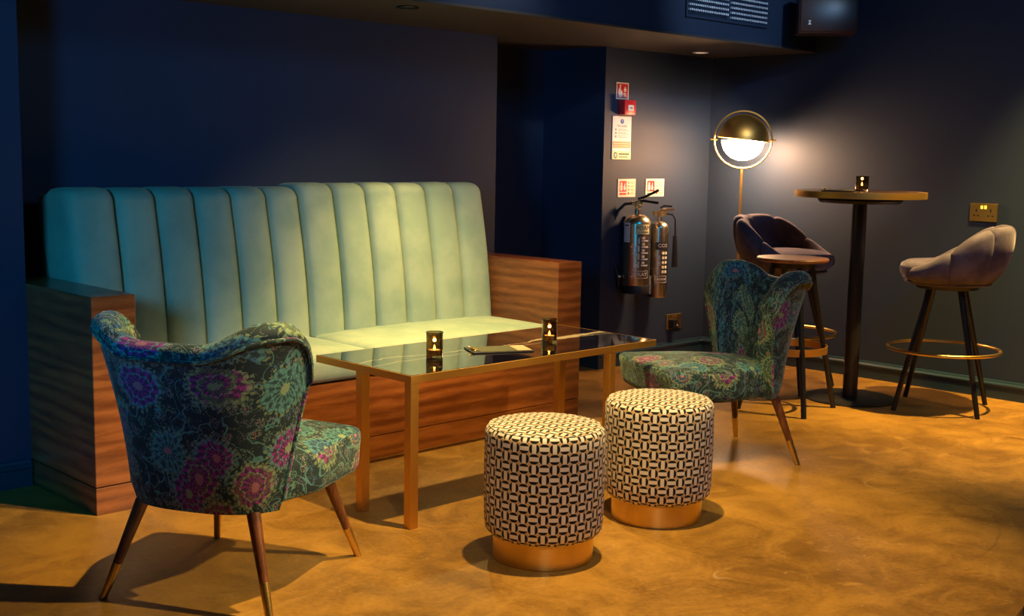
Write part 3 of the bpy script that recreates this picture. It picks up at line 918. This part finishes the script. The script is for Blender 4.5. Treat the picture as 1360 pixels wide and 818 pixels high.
hp = [rr_*(-.025)+Vector((0, 0, H0+.035))]+hp+[rr_*(-.092)+Vector((0, 0, -.0+.02))]
hz = link('hose', sweep([rr_*(-.03)+Vector((0, 0, H0+.036)), rr_*(-.075)+Vector((0, 0, H0+.030)), rr_*(-.115)+Vector((0, 0, H0-.01)), rr_*(-.142)+Vector((0, 0, H0-.08)), rr_*(-.150)+Vector((0, 0, H0-.17)), rr_*(-.140)+Vector((0, 0, H0-.27)), rr_*(-.118)+Vector((0, 0, H0-.35)), rr_*(-.102)+Vector((0, 0, H0-.40))], .0095, 10), 'rubber', fe)
link('nozzle', rd(rr_*(-.102)+Vector((0, 0, H0-.40)), rr_*(-.098)+Vector((0, 0, H0-.47)), .012, .010), 'black', fe)
link('nozzle_clip', bx((-.006, -.006, -.006), (.006, .006, .006)), 'white', fe, loc=tuple(rr_*(-.095)+vv*.02+Vector((0, 0, .09))))
link('wall_bracket', bx((-.02, .075, .28), (.02, YA-4.563-.001, .44), .002, 1), 'black', fe, smooth=False)

ce = thing('fire_extinguisher', 'slim polished carbon dioxide fire extinguisher with a black horn, right of the foam one', 'extinguisher', (5.712, 4.585, .405))
rc = .056
cb = link('cylinder', lathe(bottle_prof(rc, .465, .014), 40), 'chrome', ce)
cyl_patch(cb, 'black_band', rc, VA-.45, VA+1.15, .290, .335, 'ink')
cyl_text(cb, 'CO2', .030, rc, VA+.42, .315, 'white')
cyl_patch(cb, 'side_label', rc, VA-1.35, VA-.85, .02, .13, 'white')
for k in range(5): cyl_patch(cb, 'class_mark', rc, VA+.35, VA+.62, .150+k*.028, .166+k*.028, 'cream'); cyl_patch(cb, 'class_mark', rc, VA+.72, VA+1.0, .150+k*.028, .166+k*.028, 'cream')
cyl_text(cb, 'USE ON', .017, rc, VA+.08, .225, 'white', PI/2)
for z0, z1 in ((.092, .0945), (.130, .1325)): cyl_patch(cb, 'label_border', rc, VA-.4, VA+1.0, z0, z1, 'white')
cyl_patch(cb, 'label_border', rc, VA-.4, VA-.36, .092, .1325, 'white'); cyl_patch(cb, 'label_border', rc, VA+.96, VA+1.0, .092, .1325, 'white')
cyl_text(cb, 'CARBON', .019, rc, VA+.3, .112, 'white')
H1 = .485
hd = bmesh.new()
rod(hd, (0, 0, H1), (0, 0, H1+.035), .014); rod(hd, -rr_*.03+Vector((0, 0, H1+.022)), rr_*.04+Vector((0, 0, H1+.022)), .010); rod(hd, -rr_*.03+Vector((0, 0, H1+.01)), -rr_*.03+Vector((0, 0, H1+.034)), .012)
link('valve', hd, 'brass', ce)
link('carry_handle', sweep([Vector((0, 0, H1+.036)), rr_*.03+Vector((0, 0, H1+.044)), rr_*.085+Vector((0, 0, H1+.046))], .0075, 8), 'chrome', ce)
link('squeeze_lever', sweep([Vector((0, 0, H1+.052)), rr_*.02+Vector((0, 0, H1+.068)), rr_*.07+Vector((0, 0, H1+.064))], .0065, 8), 'black', ce)
link('discharge_pipe', sweep([rr_*.035+Vector((0, 0, H1+.02)), rr_*.075+Vector((0, 0, H1+.015)), rr_*.094+Vector((0, 0, H1-.015)), rr_*.094+Vector((0, 0, H1-.11))], .0055, 8), 'black', ce)
link('horn', rd(rr_*.094+Vector((0, 0, H1-.11)), rr_*.098+Vector((0, 0, H1-.30)), .013, .021, 20), 'rubber', ce)
link('wall_bracket', bx((-.015, .0565, .30), (.015, YA-4.585-.001, .42), .002, 1), 'black', ce, smooth=False)

# sockets
def socket(label, loc, rz, w_, double=True):
    t = thing('wall_socket', label, 'socket', loc, rz)      # local x along the wall, -y out of it
    pl = link('face_plate', bx((-w_/2, -.008, -.048), (w_/2, 0, .048), .0025, 1), 'brass', t, smooth=False)
    for s in ((-1, 1) if double else (1,)):
        cx = s*w_*.26
        for dx, dz, hw, hh in ((0, .010, .0035, .008), (-.011, -.018, .006, .003), (.011, -.018, .006, .003)):
            link('pin_hole', bx((cx+dx-hw, -.0084, dz-hh), (cx+dx+hw, -.0081, dz+hh)), 'ink', pl, smooth=False)
    for s in (-1, 1):
        link('switch', bx((s*.010-.006, -.0125, .018), (s*.010+.006, -.0082, .036), .001, 1), 'neon' if double else 'brass', pl, smooth=False)
    return t
socket('brass double socket high on the right wall above the stool', (XR-.001, 2.848, .985), -PI/2, .15)
t = socket('brass socket low on the wall with a black plug in it', (5.972, YA-.001, .225), 0, .145, False)
pg = link('plug', bx((-.055, -.045, -.040), (-.005, -.0085, .018), .005), 'rubber', t)
link('plug_mark', bx((-.024, -.0465, -.022), (-.014, -.0452, -.012)), 'white', pg, smooth=False)

# vent grille on the soffit face
vt = thing('air_vent', 'two-panel white slotted air grille on the soffit face', 'vent', (5.03, 3.9185, 2.0))
for k, (x0, x1) in enumerate(((.02, .36), (.385, .72))):
    fr = link('grille_frame', bx((x0-.012, -.006, -.035), (x1+.012, 0, .235), .001, 1), 'wall', vt, smooth=False)
    for j in range(9):
        z = .0+.026*j - .012*k
        link('slat', bx((x0, -.012, z), (x1, -.0065, z+.010)), 'ventwhite', fr, smooth=False)
    fin = bmesh.new(); nf = 22
    for i in range(nf): box(fin, (x0+(x1-x0)*i/nf, -.0145, -.02), (x0+(x1-x0)*i/nf+.004, -.0125, .235))
    link('fins', fin, 'wall', fr, smooth=False, kind='stuff')

# speaker
sp = thing('wall_speaker', 'dark brown box speaker mounted high in the right corner', 'speaker', (5.90, 3.612, 1.935), math.atan2(-.78, .62))
link('cabinet', bx((-.158, .012, 0), (.158, .20, .215), .006), 'brown', sp)
gr = link('front_grille', bx((-.150, 0, .008), (.150, .0115, .207), .004), 'brown', sp)
lg = bmesh.new(); box(lg, (-.108, -.0012, .062), (-.092, -.0002, .066)); box(lg, (-.103, -.0012, .048), (-.097, -.0002, .062)); box(lg, (-.108, -.0012, .044), (-.092, -.0002, .048))
link('maker_mark', lg, 'white', gr, smooth=False)
link('mounting_arm', rd((.05, .2, .12), (.18, .30, .12), .012), 'black', sp)

# downlights in the soffit
def downlight(label, x, y, mat):
    t = thing('downlight', label, 'light', (x, y, ZS))
    link('trim_ring', lathe([(.038, -.0005), (.048, -.0005), (.050, -.004), (.046, -.007), (.038, -.004), (.038, -.0005)], 32), 'white' if mat == 'spotglow' else 'black', t)
    link('lens', lathe([(0, -.0005), (.0375, -.0005), (.0375, -.003), (0, -.0035)], 32), mat, t)
downlight('small white round downlight in the soffit above the corner', 5.86, 4.44, 'spotglow')
downlight('small black recessed downlight in the soffit above the sofa', 3.35, 4.10, 'ink')

# round leather seat whose edge just enters the lower right corner
rs = thing('leather_stool', 'dark maroon round leather seat at the lower right corner of the photo', 'stool', (2.215, .69, 0))
link('seat', lathe([(0, .38), (.17, .38), (.185, .395), (.188, .42), (.176, .442), (.15, .448), (0, .45)], 48), 'leather', rs)
link('seat_frame', lathe([(0, .362), (.15, .362), (.15, .3795), (0, .3795)], 32), 'black', rs)
for k in range(4):
    a = PI/4+PI/2*k
    link('leg', rd((.10*math.cos(a), .10*math.sin(a), .362), (.17*math.cos(a), .17*math.sin(a), 0), .014, .011, 12), 'black', rs)
